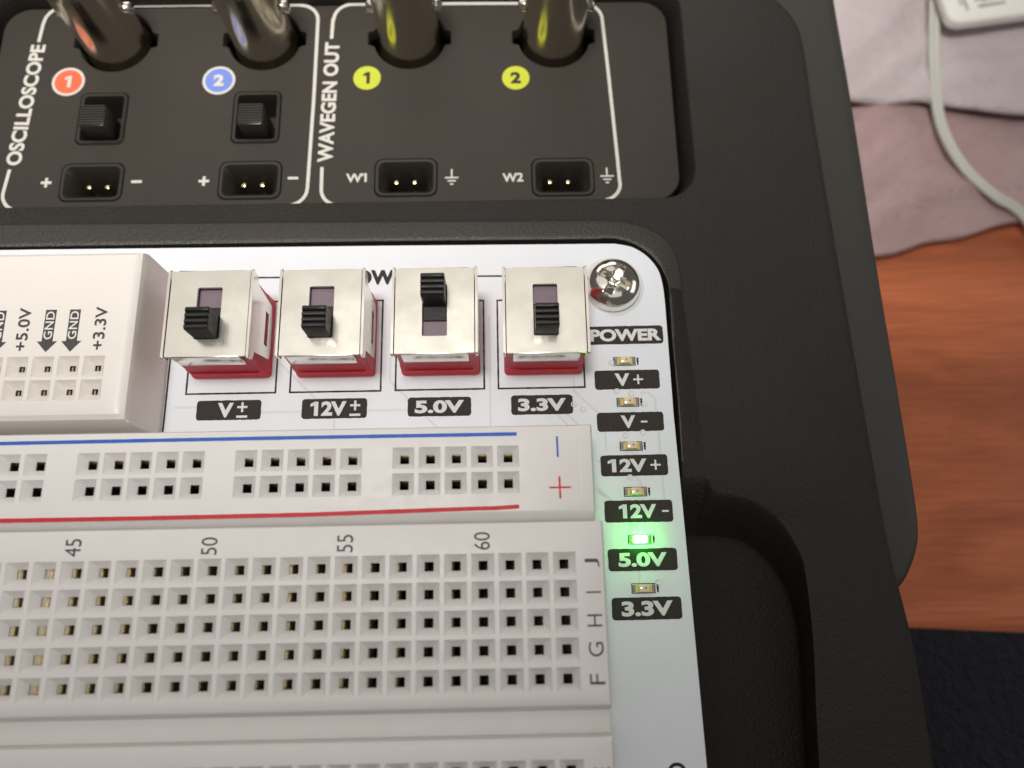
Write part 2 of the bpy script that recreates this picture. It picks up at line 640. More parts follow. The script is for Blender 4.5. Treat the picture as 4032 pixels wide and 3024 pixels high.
# cable: two strands side by side
cab = thing('cable', 'pale grey twin lead curving over the cloth at the upper right', 'cable', (70, 72, -42))
cp = [(86.6, 137, -40.6), (75.5, 112.8, -39.6), (72.0, 95.3, -40.0), (70.2, 82.8, -40.4), (70.4, 74.0, -41.4), (73.0, 66.2, -41.7), (77.4, 60.6, -41.8), (81.6, 57.6, -42.4),
      (89.5, 48.0, -44.3), (105, 41, -44.3)]
cs = smooth_path(cp, 10)
for s_ in (-1, 1):
    path = []
    for i, q in enumerate(cs):
        d = (cs[min(i + 1, len(cs) - 1)] - cs[max(i - 1, 0)]).normalized()
        u = d.cross(Vector((0, 0, 1))).normalized()
        path.append(q + u * 0.47 * s_)
    bm = bmesh.new()
    tube(bm, path, 0.53, 14)
    o = bm_obj('strand', bm, 'cable', cab, smooth=60)
    o.location = -cab.location

# white adapter, printed face up
ad = thing('power_adapter', 'white plastic adapter with small grey print on the cloth, upper right corner', 'adapter', (80, 100, TZ + 4))
bm = bmesh.new()
pts = [Vector((0, 0)), Vector((46, 6.4)), Vector((35, 85)), Vector((-9, 79))]
base = Vector((72.3, 90.6))


def round_poly(P, r, n=6):
    out = []
    for i in range(len(P)):
        a, b, c = P[i - 1], P[i], P[(i + 1) % len(P)]
        d1, d2 = (a - b).normalized(), (c - b).normalized()
        for k in range(n + 1):
            t = k / n
            p = (b + d1 * r) * (1 - t) ** 2 + b * 2 * t * (1 - t) + (b + d2 * r) * t * t
            out.append((p.x, p.y))
    return out


ap = [(p[0] + base.x, p[1] + base.y) for p in round_poly(pts, 2.6)]
AZ = -36.6
cx, cy = base.x + 18, base.y + 42
prev = None
for k, z in ((0.985, AZ - 2.0), (1.0, AZ - 1.7), (1.0, AZ - 0.5), (0.995, AZ - 0.12), (0.985, AZ)):
    cur = ring(bm, [(cx + (x - cx) * k, cy + (y - cy) * k, z) for x, y in ap])
    if prev:
        bridge(bm, prev, cur)
    else:
        cap(bm, cur[::-1])
    prev = cur
cap(bm, prev)
o = bm_obj('shell', bm, 'adapter', ad, smooth=50)
o.location = -ad.location
bm = bmesh.new()
for x0, y0, x1, y1, w in ((5.3, 3.6, 10.2, 4.4, 0.7), (4.9, 5.4, 9.8, 6.2, 1.7), (4.6, 7.9, 9.5, 8.7, 0.5),
                          (3.4, 2.8, 1.9, 13.0, 0.5), (2.5, 3.8, 1.1, 12.0, 0.3), (12.6, 5.6, 20, 6.6, 0.6), (12.3, 7.7, 20, 8.7, 0.6)):
    strip(bm, densify([(x0 + base.x, y0 + base.y), (x1 + base.x, y1 + base.y)], 0.4), w, AZ + 0.01, 0.03, jitter=0.3)
o = bm_obj('print', bm, 'ad_print', ad, smooth=0)
o['kind'] = 'stuff'
o.location = -ad.location


# =================================================================== INSTRUMENT CASE
case = thing('instrument_case', 'black plastic instrument case with oscilloscope and wavegen control panel, holding the white board',
             'instrument', (0, 0, 0))
CZ = -9.3      # top of the case
PZ = -12.0     # control panel


def lift(x, y, za, zb):
    """a point surveyed as if at height za, moved to height zb along its line of sight"""
    k = (75.575 - zb) / (75.575 - za)
    return (-5.323 + (x + 5.323) * k, -3.401 + (y + 3.401) * k)


def Q(pts):
    return [lift(p[0], p[1], -6.0, CZ) for p in pts]


pocket_out = [(-150, 39.85), (-60, 39.7), (-20, 39.3), (5.0, 39.0)]
arc = smooth_path([(5.0, 39.0), (9.0, 38.7), (12.4, 37.4), (14.4, 35.2), (14.9, 32.0), (14.9, 29.0)], 5)
pocket_out += [(p.x, p.y) for p in arc[1:]]
pocket_out += [(15.15, 24.0), (15.4, 20.5), (15.5, 17.5), (15.6, 15.0), (15.65, 13.5), (15.7, 12.0), (15.75, 10.5), (15.8, 9.0)]
pocket_out = Q(pocket_out)
rec = smooth_path([(15.8, 9.0), (16.6, 7.5), (19.1, 6.95), (21.4, 5.8), (23.15, 3.96), (24.5, 1.2), (24.93, -1.19), (24.9, -8.0), (24.1, -19.2), (23.6, -40), (23, -75)], 6)
rec_top = Q([(p.x, p.y) for p in rec])
panel_hole = rrect(-70.4, 17.75, 41.42, 72.2, 4.0, 8)
panel_hole = Q(panel_hole)
outer = [(-150, 79.5), (14, 79.5)]
outer += [(p.x, p.y) for p in smooth_path([(14, 79.5), (22, 76.2), (28.7, 69.2), (31.2, 65.2), (31.6, 60), (31.6, 54), (31.9, 40), (32.4, 22.4),
                                             (32.75, 10), (33.1, 1.4), (34.1, -8.5), (34.3, -19.4), (34.3, -45), (34.3, -75)], 5)[1:]]
outer = Q(outer)


def offset_open(pts, d):
    out = []
    for i, p in enumerate(pts):
        a = Vector(pts[max(i - 1, 0)])
        b = Vector(pts[min(i + 1, len(pts) - 1)])
        t = (b - a).normalized()
        n = Vector((-t.y, t.x))
        out.append((p[0] + n.x * d, p[1] + n.y * d))
    return out


bm = bmesh.new()
hole_path = pocket_out + rec_top[1:]
big = outer + hole_path[::-1]
R0, RH = tess_cap(bm, [big, panel_hole], CZ)
no = len(outer)
hv = R0[no:][::-1]                 # vertices of hole_path, in order
# rounded outer edge and side wall
prev = R0[:no]
for d, z in ((0.45, CZ - 0.08), (0.85, CZ - 0.35), (1.1, CZ - 0.8), (1.2, CZ - 1.5), (1.25, -12.6), (0.5, -13.2), (0.5, TZ + 3)):
    cur = ring(bm, [(x, y, z) for x, y in offset_open(outer, d)])
    bridge(bm, prev, cur, closed=False)
    prev = cur
# panel pocket walls
prev = RH
for g, z in ((0.12, CZ - 0.06), (0.25, CZ - 0.3), (0.85, PZ - 0.6), (0.9, PZ - 8.0)):
    x0_, y0_ = min(p[0] for p in panel_hole), min(p[1] for p in panel_hole)
    x1_, y1_ = max(p[0] for p in panel_hole), max(p[1] for p in panel_hole)
    cur = ring(bm, [(x, y, z) for x, y in rrect(x0_ + g, x1_ - g, y0_ + g, y1_ - g, 4.1 - g * 0.4, 8)])
    bridge(bm, prev, cur)
    prev = cur
cap(bm, prev)
# raised chamfered frame that carries the white board
prev = hv[:len(pocket_out)]


def pocket_in(i):
    x, y = pocket_out[i]
    if x < 5.3:
        return (x, 37.62)
    if y > 29.5:
        t = (Vector((x, y)) - Vector((6.9, 30.6))).normalized()
        return (6.9 + t.x * 6.95, 30.6 + t.y * 6.95)
    return (13.72 + (28 - y) * 0.013, y)


for t, z in ((0.06, CZ + 0.03), (0.14, CZ + 0.16), (0.86, -8.12), (0.95, -8.05), (1.0, -8.12), (1.03, -8.4), (1.03, -15.0)):
    cur = []
    for i in range(len(pocket_out)):
        q = Vector(pocket_out[i]).lerp(Vector(pocket_in(i)), t)
        f_ = 1.0 if (pocket_out[i][1] > 18 or z < -9) else max(0.15, (pocket_out[i][1] - 8.0) / 10.0)
        cur.append(bm.verts.new((q.x, q.y, CZ + (z - CZ) * f_)))
    bridge(bm, prev, cur, closed=False, mi=1 if z > -8.3 else 0)
    prev = cur
# hand recess: wall falling from the case top to a lower floor
xe, ye = pocket_out[-1]
xi = pocket_in(len(pocket_out) - 1)[0]
pre = [(xi - 0.1, ye, -9.35), (xi + 0.1, ye, -9.12), (xi + 0.35, ye, -9.13)]
topv = [bm.verts.new(p) for p in pre] + hv[len(pocket_out) - 1:]
topc = [(p[0], p[1]) for p in pre] + rec_top
rf = smooth_path([(15.9, 3.5), (16.8, 3.5), (19.0, 3.45), (21.6, 2.9), (24.1, 1.0), (25.6, -1.3), (26.6, -4.2), (27.0, -9.0), (26.3, -20.5), (25.6, -42), (25, -78)], 6)
rfc = [(13.0, 3.6), (14.0, 3.55), (14.8, 3.5)] + [(p.x, p.y) for p in rf]
prev = topv
for t, dz in ((0.05, 0.1), (0.14, 0.5), (0.3, 1.4), (0.85, 5.4), (0.96, 6.4), (1.0, 6.6)):
    cur = []
    for i, v in enumerate(topv):
        q = Vector(topc[i]).lerp(Vector(rfc[i]), t)
        zt = v.co.z
        zz = CZ - dz
        cur.append(bm.verts.new((q.x, q.y, min(zt - 0.02, zz if i > 2 else zt + (CZ - 6.6 - zt) * (dz / 6.6)))))
    bridge(bm, prev, cur, closed=False)
    prev = cur
lip = []
for i in range(len(topv)):
    n = Vector((rfc[min(i + 1, len(rfc) - 1)][0] - rfc[max(i - 1, 0)][0], rfc[min(i + 1, len(rfc) - 1)][1] - rfc[max(i - 1, 0)][1])).normalized()
    lip.append(bm.verts.new((rfc[i][0] + n.y * 0.7, rfc[i][1] - n.x * 0.7, CZ - 6.1)))
bridge(bm, prev, lip, closed=False)
fl = [bm.verts.new((8, 2.8, CZ - 6.1)), bm.verts.new((8, -78, CZ - 6.1))]
bm.faces.new(lip + [fl[1], fl[0]])
for f in bm.faces:
    c_ = f.calc_center_median()
    if c_.x > 14 and c_.y < 31:  # the slope turned from the light keeps the plain case plastic
        f.material_index = 0
body = bm_obj('case_body', bm, ['case', 'lit_slope'], case, smooth=40)

bm = bmesh.new()
box(bm, -150, 8.1, -75, 38, -20, -15)
bm_obj('inner_floor', bm, 'case', case)

# side flange
fl_pts = smooth_path([(20, 120), (39.4, 100), (39.55, 72.3), (39.75, 56.1), (39.7, 35.2), (39.85, 20), (39.9, 7.6), (39.7, 3.2), (38.9, 0.6), (37.4, -1.9), (35.8, -3.2), (33.0, -4.4)], 6)
fp = [lift(p.x, p.y, -10, -13) for p in fl_pts[6:]]
bm = bmesh.new()
inner = [(28.0, fp[-1][1]), (28.0, fp[0][1])]
t0 = ring(bm, [(x, y, -13) for x, y in offset_open(fp, -1.7)])
iv = [bm.verts.new((x, y, -13)) for x, y in inner]
bm.faces.new(t0 + iv)
prev = t0
for d, z in ((-0.9, -13.12), (-0.3, -13.55), (0, -14.2), (0.05, -15.5), (-0.2, -17), (-1.5, -18), (-6, -18.2)):
    cur = ring(bm, [(x, y, z) for x, y in offset_open(fp, d)])
    bridge(bm, prev, cur, closed=False)
    prev = cur
bm_obj('side_flange', bm, 'flange', case, smooth=60)


# ------------------------------------------------------------- control panel
def P2(x, y):
    """plan coordinates surveyed at z -9.5 brought to the panel height"""
    k = (75.575 - PZ) / 85.075
    return (-5.32 + (x + 5.32) * k, -3.4 + (y + 3.4) * k)


bnc = [(-54.35, 67.0), (-35.35, 66.95), (-16.75, 66.85), (1.8, 66.75)]
bnc = [P2(*c) for c in bnc]
sel = [P2(-54.75, 55.55), P2(-35.62, 55.45)]
hdr = [P2(-54.95, 46.68), P2(-35.8, 46.65), P2(-16.87, 46.7), P2(2.25, 46.45)]


def bnc_loop(cx, cy, r, lug, n=72):
    out = []
    for k in range(n):
        a = 2 * math.pi * k / n
        rr = r
        if abs(math.sin(a)) * r < 0.95:
            rr = lug / abs(math.cos(a)) * 0.995
        out.append((cx + rr * math.cos(a), cy + rr * math.sin(a)))
    return out


holes = [bnc_loop(cx, cy, 4.82, 5.55) for cx, cy in bnc]
holes += [rrect(cx - 3.12, cx + 3.12, cy - 3.85, cy + 3.85, 0.9, 5) for cx, cy in sel]
holes += [rrect(cx - 3.98, cx + 3.98, cy - 2.72, cy + 2.72, 1.1, 5) for cx, cy in hdr]
pan_out = rrect(*[P2(-68.9, 0)[0], P2(16.42, 0)[0]], P2(0, 43.2)[1], P2(0, 71.95)[1], 3.4, 8)
bm = bmesh.new()
rr_ = tess_cap(bm, [pan_out] + holes, PZ)
for i, rg in enumerate(rr_):
    lp = ([pan_out] + holes)[i]
    cx = sum(p[0] for p in lp) / len(lp)
    cy = sum(p[1] for p in lp) / len(lp)
    k = 1.012 if i == 0 else 0.985
    c1 = ring(bm, [(cx + (x - cx) * (1.003 if i == 0 else 0.985), cy + (y - cy) * (1.004 if i == 0 else 0.985), PZ - 0.15) for x, y in lp])
    bridge(bm, rg, c1)
    c2 = ring(bm, [(cx + (x - cx) * (1.003 if i == 0 else 0.98), cy + (y - cy) * (1.004 if i == 0 else 0.98), PZ - 1.6) for x, y in lp])
    bridge(bm, c1, c2)
panel = bm_obj('control_panel', bm, 'panel', case, smooth=40)

# dark floors deep under the openings
bm = bmesh.new()
box(bm, -72, 17.2, 40, 77, PZ - 9.0, PZ - 8.6)
bm_obj('panel_backing', bm, 'void', case)

# frames printed on the panel
bm = bmesh.new()
lw = 0.42


def arc_pts(cx, cy, r, a0, a1, n=8):
    return [(cx + r * math.cos(math.radians(a0 + (a1 - a0) * k / n)), cy + r * math.sin(math.radians(a0 + (a1 - a0) * k / n))) for k in range(n + 1)]


pz = PZ
s1 = [P2(-65.15, 48.6), P2(-65.45, 45.4)] + [P2(*q) for q in arc_pts(-63.2, 45.3, 2.25, 180, 262, 8)] + [P2(-60, 40.5)]
s2 = [P2(-64.25, 66.95), P2(-64.05, 69.8)] + [P2(*q) for q in arc_pts(-61.45, 69.8, 2.55, 178, 90, 9)] + [P2(-45, 72.38), P2(-31.2, 72.15)]
s2 += [P2(*q) for q in arc_pts(-31.0, 69.75, 2.35, 88, 2, 8)] + [P2(-28.62, 58), P2(-28.78, 45.6)] + [P2(*q) for q in arc_pts(-31.0, 45.4, 2.2, -2, -85, 8)]
s3 = [P2(-27.15, 48.3), P2(-27.1, 45.5)] + [P2(*q) for q in arc_pts(-24.9, 45.3, 2.2, 180, 262, 8)]
s4 = [P2(-26.78, 66.9), P2(-26.7, 69.9)] + [P2(*q) for q in arc_pts(-24.3, 69.85, 2.3, 178, 90, 8)] + [P2(-10, 72.08), P2(5.6, 71.9)]
s4 += [P2(*q) for q in arc_pts(5.7, 69.35, 2.5, 88, 5, 9)] + [P2(8.55, 62), P2(9.05, 49), P2(9.15, 45.7)] + [P2(*q) for q in arc_pts(6.95, 45.5, 2.25, -2, -80, 8)]
bm.free()
for q in (s1, s2, s3, s4):
    bm = bmesh.new()
    strip(bm, q, lw, pz)
    bm_obj('printed_frame', bm, 'print_w', panel, smooth=0)

cx, cy = P2(-64.5, 57.85)
text('lettering', 'OSCILLOSCOPE', cx, cy, pz + 0.03, 17.9, 1.95, 'print_w', panel, rot=87.8, bold=0.034, spacing=1.02)
cx, cy = P2(-26.72, 57.65)
text('lettering', 'WAVEGEN OUT', cx, cy, pz + 0.03, 17.9, 1.95, 'print_w', panel, rot=89.3, bold=0.034, spacing=1.02)
for s_, x, y in (('W1', -22.9, 46.75), ('W2', -3.85, 46.5)):
    cx, cy = P2(x, y)
    text('lettering', s_, cx, cy, pz + 0.03, 2.6, 1.25, 'print_w', panel, rot=1, bold=0.03)


def symbol(x, y, segs):
    cx, cy = P2(x, y)
    bm = bmesh.new()
    for i_, (xa, ya, xb, yb, w_) in enumerate(segs):
        strip(bm, [(cx + xa, cy + ya), (cx + xb, cy + yb)], w_, pz + 0.004 * (i_ % 2))
    bm_obj('printed_symbol', bm, 'print_w', panel, smooth=0)


for x, y in ((-60.45, 46.72), (-41.4, 46.62)):
    symbol(x, y, [(-0.66, 0, 0.66, 0, 0.36), (0, -0.66, 0, 0.66, 0.36)])
for x, y in ((-49.55, 46.68), (-30.6, 46.85)):
    symbol(x, y, [(-0.66, 0, 0.66, 0, 0.36)])
for x, y in ((-11.3, 46.6), (7.65, 46.5)):
    symbol(x, y, [(0, 0, 0, 1.2, 0.2), (-0.85, 0, 0.85, 0, 0.2), (-0.52, -0.45, 0.52, -0.45, 0.2), (-0.22, -0.9, 0.22, -0.9, 0.2)])


def disc(r, n=48):
    return [(r * math.cos(2 * math.pi * k / n), r * math.sin(2 * math.pi * k / n)) for k in range(n)]


for x, y, mk, dg, ringed, lab in ((-59.65, 60.95, 'orange', '1', True, 'orange badge with a white ring and the number 1'),
                                  (-40.72, 60.85, 'pblue', '2', True, 'blue badge with a white ring and the number 2'),
                                  (-22.03, 60.92, 'yellow', '1', False, 'yellow badge with a black number 1'),
                                  (-3.2, 60.65, 'yellow', '2', False, 'yellow badge with a black number 2')):
    cx, cy = P2(x, y)
    bm = bmesh.new()
    R = 1.78
    prism(bm, disc(R), 0.015, 0.035)
    bd = bm_obj('badge', bm, mk, case, smooth=0, loc=(cx, cy, pz))
    bd['label'] = lab
    if ringed:
        bm = bmesh.new()
        a, b = disc(R), disc(2.12)
        for z in (0.036,):
            ra = ring(bm, [(q[0], q[1], z) for q in a])
            rb = ring(bm, [(q[0], q[1], z) for q in b])
            rc = ring(bm, [(q[0], q[1], 0.0) for q in b])
            bridge(bm, rb, ra)
            bridge(bm, rc, rb)
        o = bm_obj('rim', bm, 'print_w', bd, smooth=0)
    t = text('lettering', dg, -0.05 if dg == '1' else 0, 0, 0.06, 0.85 if dg == '1' else 1.35, 1.75, 'print_w' if ringed else 'panel', bd, bold=0.05)

# coax connectors
for i, (cx, cy) in enumerate(bnc):
    bm = bmesh.new()
    prof = [(4.25, -20), (4.25, -12.6), (4.1, -12.3), (4.0, -11.8), (3.95, -8.6), (3.98, -7.4), (3.98, -1.6), (4.06, -1.0), (4.06, 1.8), (3.8, 2.2), (3.2, 2.2), (3.1, -6.0)]
    revolve(bm, prof, 0, 0, 64)
    cn = bm_obj('coax_connector', bm, 'barrel', case, smooth=40, loc=(cx, cy, 0))
    for sgn in (-1, 1):
        bm = bmesh.new()
        n = 16
        prev = None
        for xx, rr in ((3.6, 0.85), (4.55, 0.85), (4.75, 0.65), (4.8, 0.3)):
            cur = ring(bm, [(sgn * xx, rr * math.cos(2 * math.pi * k / n), -6.3 + rr * math.sin(2 * math.pi * k / n)) for k in range(n)])
            if prev:
                bridge(bm, prev, cur)
            prev = cur
        cap(bm, prev)
        bm_obj('stud', bm, 'chrome', cn, smooth=50)
    bm = bmesh.new()
    revolve(bm, [(3.0, -6.0), (3.0, 0.8), (1.2, 0.8), (1.0, -3)], 0, 0, 32)
    bm_obj('insulator', bm, 'adapter', cn)

# slide selectors in rounded wells
for i, (cx, cy) in enumerate(sel):
    bm = bmesh.new()
    a = ring(bm, [(x, y, 0.0) for x, y in rrect(-3.02, 3.02, -3.75, 3.75, 0.85, 5)])
    a2 = ring(bm, [(x, y, 0.22) for x, y in rrect(-2.9, 2.9, -3.62, 3.62, 0.78, 5)])
    b = ring(bm, [(x, y, 0.2) for x, y in rrect(-2.55, 2.55, -3.28, 3.28, 0.5, 5)])
    c = ring(bm, [(x, y, -0.8) for x, y in rrect(-2.3, 2.3, -3.0, 3.0, 0.3, 5)])
    d = ring(bm, [(x, y, -4.2) for x, y in rrect(-2.2, 2.2, -2.9, 2.9, 0.3, 5)])
    bridge(bm, a, a2); bridge(bm, a2, b); bridge(bm, b, c); bridge(bm, c, d); cap(bm, d)
    ss = bm_obj('slide_selector', bm, 'well', case, smooth=40, loc=(cx, cy, PZ - 0.1))
    bm = bmesh.new()
    y0 = -2.55
    box(bm, -1.55, 1.55, y0, y0 + 2.9, -3.5, 2.4, 0.12)
    nr = 8
    for k in range(nr):
        yy = y0 + 0.18 + k * (2.54 / (nr - 1))
        box(bm, -1.5, 1.5, yy - 0.09, yy + 0.09, 2.3, 2.6, 0.04, 1)
    bm_obj('lever', bm, 'rib', ss)

# two-pin headers in bevelled wells
for i, (cx, cy) in enumerate(hdr):
    bm = bmesh.new()
    a = ring(bm, [(x, y, 0.0) for x, y in rrect(-3.88, 3.88, -2.62, 2.62, 1.05, 5)])
    a2 = ring(bm, [(x, y, 0.2) for x, y in rrect(-3.78, 3.78, -2.5, 2.5, 1.0, 5)])
    b = ring(bm, [(x, y, 0.18) for x, y in rrect(-3.45, 3.45, -2.2, 2.2, 0.8, 5)])
    c = ring(bm, [(x, y, -1.3) for x, y in rrect(-2.5, 2.5, -1.2, 1.2, 0.25, 5)])
    d = ring(bm, [(x, y, -6.2) for x, y in rrect(-2.45, 2.45, -1.15, 1.15, 0.25, 5)])
    bridge(bm, a, a2); bridge(bm, a2, b); bridge(bm, b, c); bridge(bm, c, d); cap(bm, d)
    hh = bm_obj('pin_header', bm, 'well', case, smooth=40, loc=(cx, cy, PZ - 0.1))
    for sx in (-1.46, 0.86):
        bm = bmesh.new()
        box(bm, sx - 0.28, sx + 0.28, 0.22, 0.78, -6.3, -1.8, 0.13)
        bm_obj('pin', bm, 'gold', hh)

# =================================================================== BOARD ASSEMBLY
brd = thing('breadboard_panel', 'white circuit board carrying a solderless breadboard, four slide switches and a column of indicator lights',
            'circuit board', (0, 0, -8))
BZ = -8.0
W = brd.location


def onb(o):
    """children are built in world millimetres; undo the parent's offset"""
    o.location = o.location - W
    return o


edge = [(-150, 37.2), (-60, 37.15), (-20, 36.95), (7.8, 36.75)]
edge += [(p.x, p.y) for p in smooth_path([(7.8, 36.75), (9.9, 36.25), (11.6, 35.0), (12.7, 33.3), (13.1, 31.3), (13.2, 29.0)], 5)[1:]]
edge += [(13.2, 16.0), (13.45, 4.0), (13.62, -7.0), (13.8, -19.5), (14.2, -60), (-150, -60)]
bm = bmesh.new()
top = tess_cap(bm, [edge], BZ)[0]
c = ring(bm, [(x, y, BZ - 0.1) for x, y in offset_open(edge, 0.05)])
bridge(bm, top, c)
c2 = ring(bm, [(x, y, BZ - 1.6) for x, y in offset_open(edge, 0.05)])
bridge(bm, c, c2, mi=1)
pcb = onb(bm_obj('board', bm, ['pcb', 'pcb_edge'], brd, smooth=30))

# raised copper traces and vias showing through the mask
bm = bmesh.new()
tr = [[(-30.5, 28), (-30.5, 23.0), (-24, 16.5), (-24, 14)], [(-18.0, 26), (-18.0, 20.5), (-12.2, 14.6), (-12.2, 12)], [(-6.9, 28), (-6.9, 14)],
      [(2.4, 20.5), (2.4, 19.0), (5.6, 15.8), (5.6, 12.2)], [(0, 16.8), (2.5, 14.2)], [(1.2, 16.8), (3.6, 14.2)],
      [(11.4, 16), (11.5, 8.6), (11.55, 6.2), (10.6, 5.2)], [(4.6, 14.6), (9.6, 14.6), (10.2, 15)], [(4.6, 11.2), (6.0, 9.8), (8.2, 9.8), (9.1, 8.8), (9.1, 7.4)],
      [(4.5, 8.2), (6.6, 6.1)], [(8.4, 2.6), (8.4, 6.4), (7.2, 7.0)], [(8.7, 1.8), (8.3, -1.4), (8.2, -2.0)], [(9.7, 18.7), (10.6, 18.7), (11.3, 18.0), (11.3, 16.4)],
      [(-36, 17.2), (-12, 17.2)], [(3.4, 8.9), (5.2, 7.2)], [(-41.6, 17.9), (-33, 17.9)]]
bm.free()
for t in tr:
    bm = bmesh.new()
    strip(bm, t, 0.26, BZ - 0.008, 0.022)
    onb(bm_obj('trace', bm, 'trace', brd, smooth=0))
via_proto = None
for x, y in ((6.7, 22.2),  (7.1, 18.9), (8.7, 18.6), (7.8, 13.9), (9.7, 14.2), (8.0, 9.3), (7.9, 4.0), (10.3, -1.6), (2.3, 17.5), (3.3, 16.9), (10.1, 17.4)):
    if via_proto is None:
        bm = bmesh.new()
        n = 20
        rs = []
        for r, z in ((0.36, -0.01), (0.32, 0.035), (0.2, 0.035), (0.12, -0.012)):
            rs.append(ring(bm, [(r * math.cos(2 * math.pi * k / n), r * math.sin(2 * math.pi * k / n), z) for k in range(n)]))
        for a, b in zip(rs, rs[1:]):
            bridge(bm, a, b)
        via_proto = bm_obj('via', bm, 'trace', brd, loc=(x, y, 0.0))
    else:
        v = via_proto.copy()
        C.objects.link(v)
        v.location = Vector((x, y, 0.0)) * S

# printed outlines
for x0, x1, y0, y1 in ((-40.45, -30.62, 19.42, 30.2), (-29.03, -19.02, 19.42, 30.13), (-17.38, -7.55, 19.45, 29.91), (-5.98, 3.6, 19.44, 29.9)):
    bm = bmesh.new()
    strip(bm, densify([(x0, y0), (x1, y0), (x1, y1), (x0, y1)], 0.4, True), 0.2, BZ, 0.02, closed=True, jitter=0.12)
    onb(bm_obj('printed_outline', bm, 'ink', brd, smooth=0))
for q in ([(-42.6, 8), (-42.55, 33.25), (-24.2, 33.1)], [(-14.0, 33.02), (4.0, 32.75)]):
    bm = bmesh.new()
    strip(bm, densify(q, 0.5), 0.2, BZ, 0.02, jitter=0.1)
    onb(bm_obj('printed_line', bm, 'ink', brd, smooth=0))
t = text('lettering', 'POWER', -19.25, 32.98, BZ + 0.03, 8.5, 1.85, 'ink', brd, bold=0.05, spacing=1.04)
onb(t)
t = text('lettering', 'O', 10.88, -19.75, BZ + 0.03, 1.9, 1.95, 'ink', brd, bold=0.015)
onb(t)


def printed_label(cx, cy, w, h, s, tw, th, rot=0.0, sign=None, tx=0.0):
    bm = bmesh.new()
    rp = rrect(-w / 2, w / 2, -h / 2, h / 2, 0.34, 4)
    rp = densify(rp, 0.22, True)
    rp = [(x + random.uniform(-0.018, 0.018), y + random.uniform(-0.022, 0.022)) for x, y in rp]
    lo = ring(bm, [(x, y, -0.01) for x, y in rp])
    hi = ring(bm, [(x, y, 0.025) for x, y in rp])
    bridge(bm, lo, hi)
    cap(bm, hi)
    lb = bm_obj('printed_label', bm, 'ink', brd, smooth=0)
    lb.location = Vector((cx, cy, 0)) * S
    lb.rotation_euler.z = math.radians(rot)
    lb['label'] = 'black printed label reading ' + s + (sign or '')
    if s:
        t = text('lettering', s, tx, 0, 0.045, tw, th, 'white_ink', lb, bold=0.045)
    if sign:
        bm = bmesh.new()
        x = tx + tw / 2 + 0.45 + 0.5
        if sign == '+':
            strip(bm, [(x - 0.55, 0), (x + 0.55, 0)], 0.2, 0.03)
            strip(bm, [(x, -0.55), (x, 0.55)], 0.2, 0.034)
        elif sign == '-':
            strip(bm, [(x - 0.36, -0.02), (x + 0.36, -0.02)], 0.2, 0.03)
        else:
            strip(bm, [(x - 0.55, 0.32), (x + 0.55, 0.32)], 0.24, 0.03)
            strip(bm, [(x, -0.25), (x, 0.85)], 0.24, 0.034)
            strip(bm, [(x - 0.6, -0.76), (x + 0.6, -0.76)], 0.26, 0.03)
        bm_obj('sign', bm, 'white_ink', lb, smooth=0)
    return lb


printed_label(8.45, 25.45, 8.5, 2.16, 'POWER', 8.05, 1.45, 0.2)
printed_label(8.33, 20.22, 7.22, 2.2, 'V', 1.65, 1.45, 0.2, '+', -0.55)
printed_label(8.41, 15.42, 7.3, 2.14, 'V', 1.6, 1.42, 0.1, '-', -0.25)
printed_label(8.53, 10.6, 7.25, 2.28, '12V', 4.2, 1.45, 0.3, '+', -0.75)
printed_label(8.70, 5.68, 7.25, 2.32, '12V', 4.0, 1.5, -0.2, '-', -0.1)
printed_label(8.81, 0.66, 7.24, 2.28, '5.0V', 5.1, 1.45, 0.1, None, 0.0)
printed_label(8.92, -4.25, 7.2, 2.24, '3.3V', 5.3, 1.5, 0.4, None, 0.05)
printed_label(-35.6, 17.52, 7.05, 2.22, 'V', 1.75, 1.65, 0, '±', -0.35)
printed_label(-24.03, 17.5, 7.16, 2.25, '12V', 3.95, 1.65, 0, '±', -0.65)
printed_label(-12.5, 17.5, 6.97, 2.16, '5.0V', 5.4, 1.45, 0)
printed_label(-1.21, 17.52, 6.8, 2.2, '3.3V', 5.3, 1.45, 0)

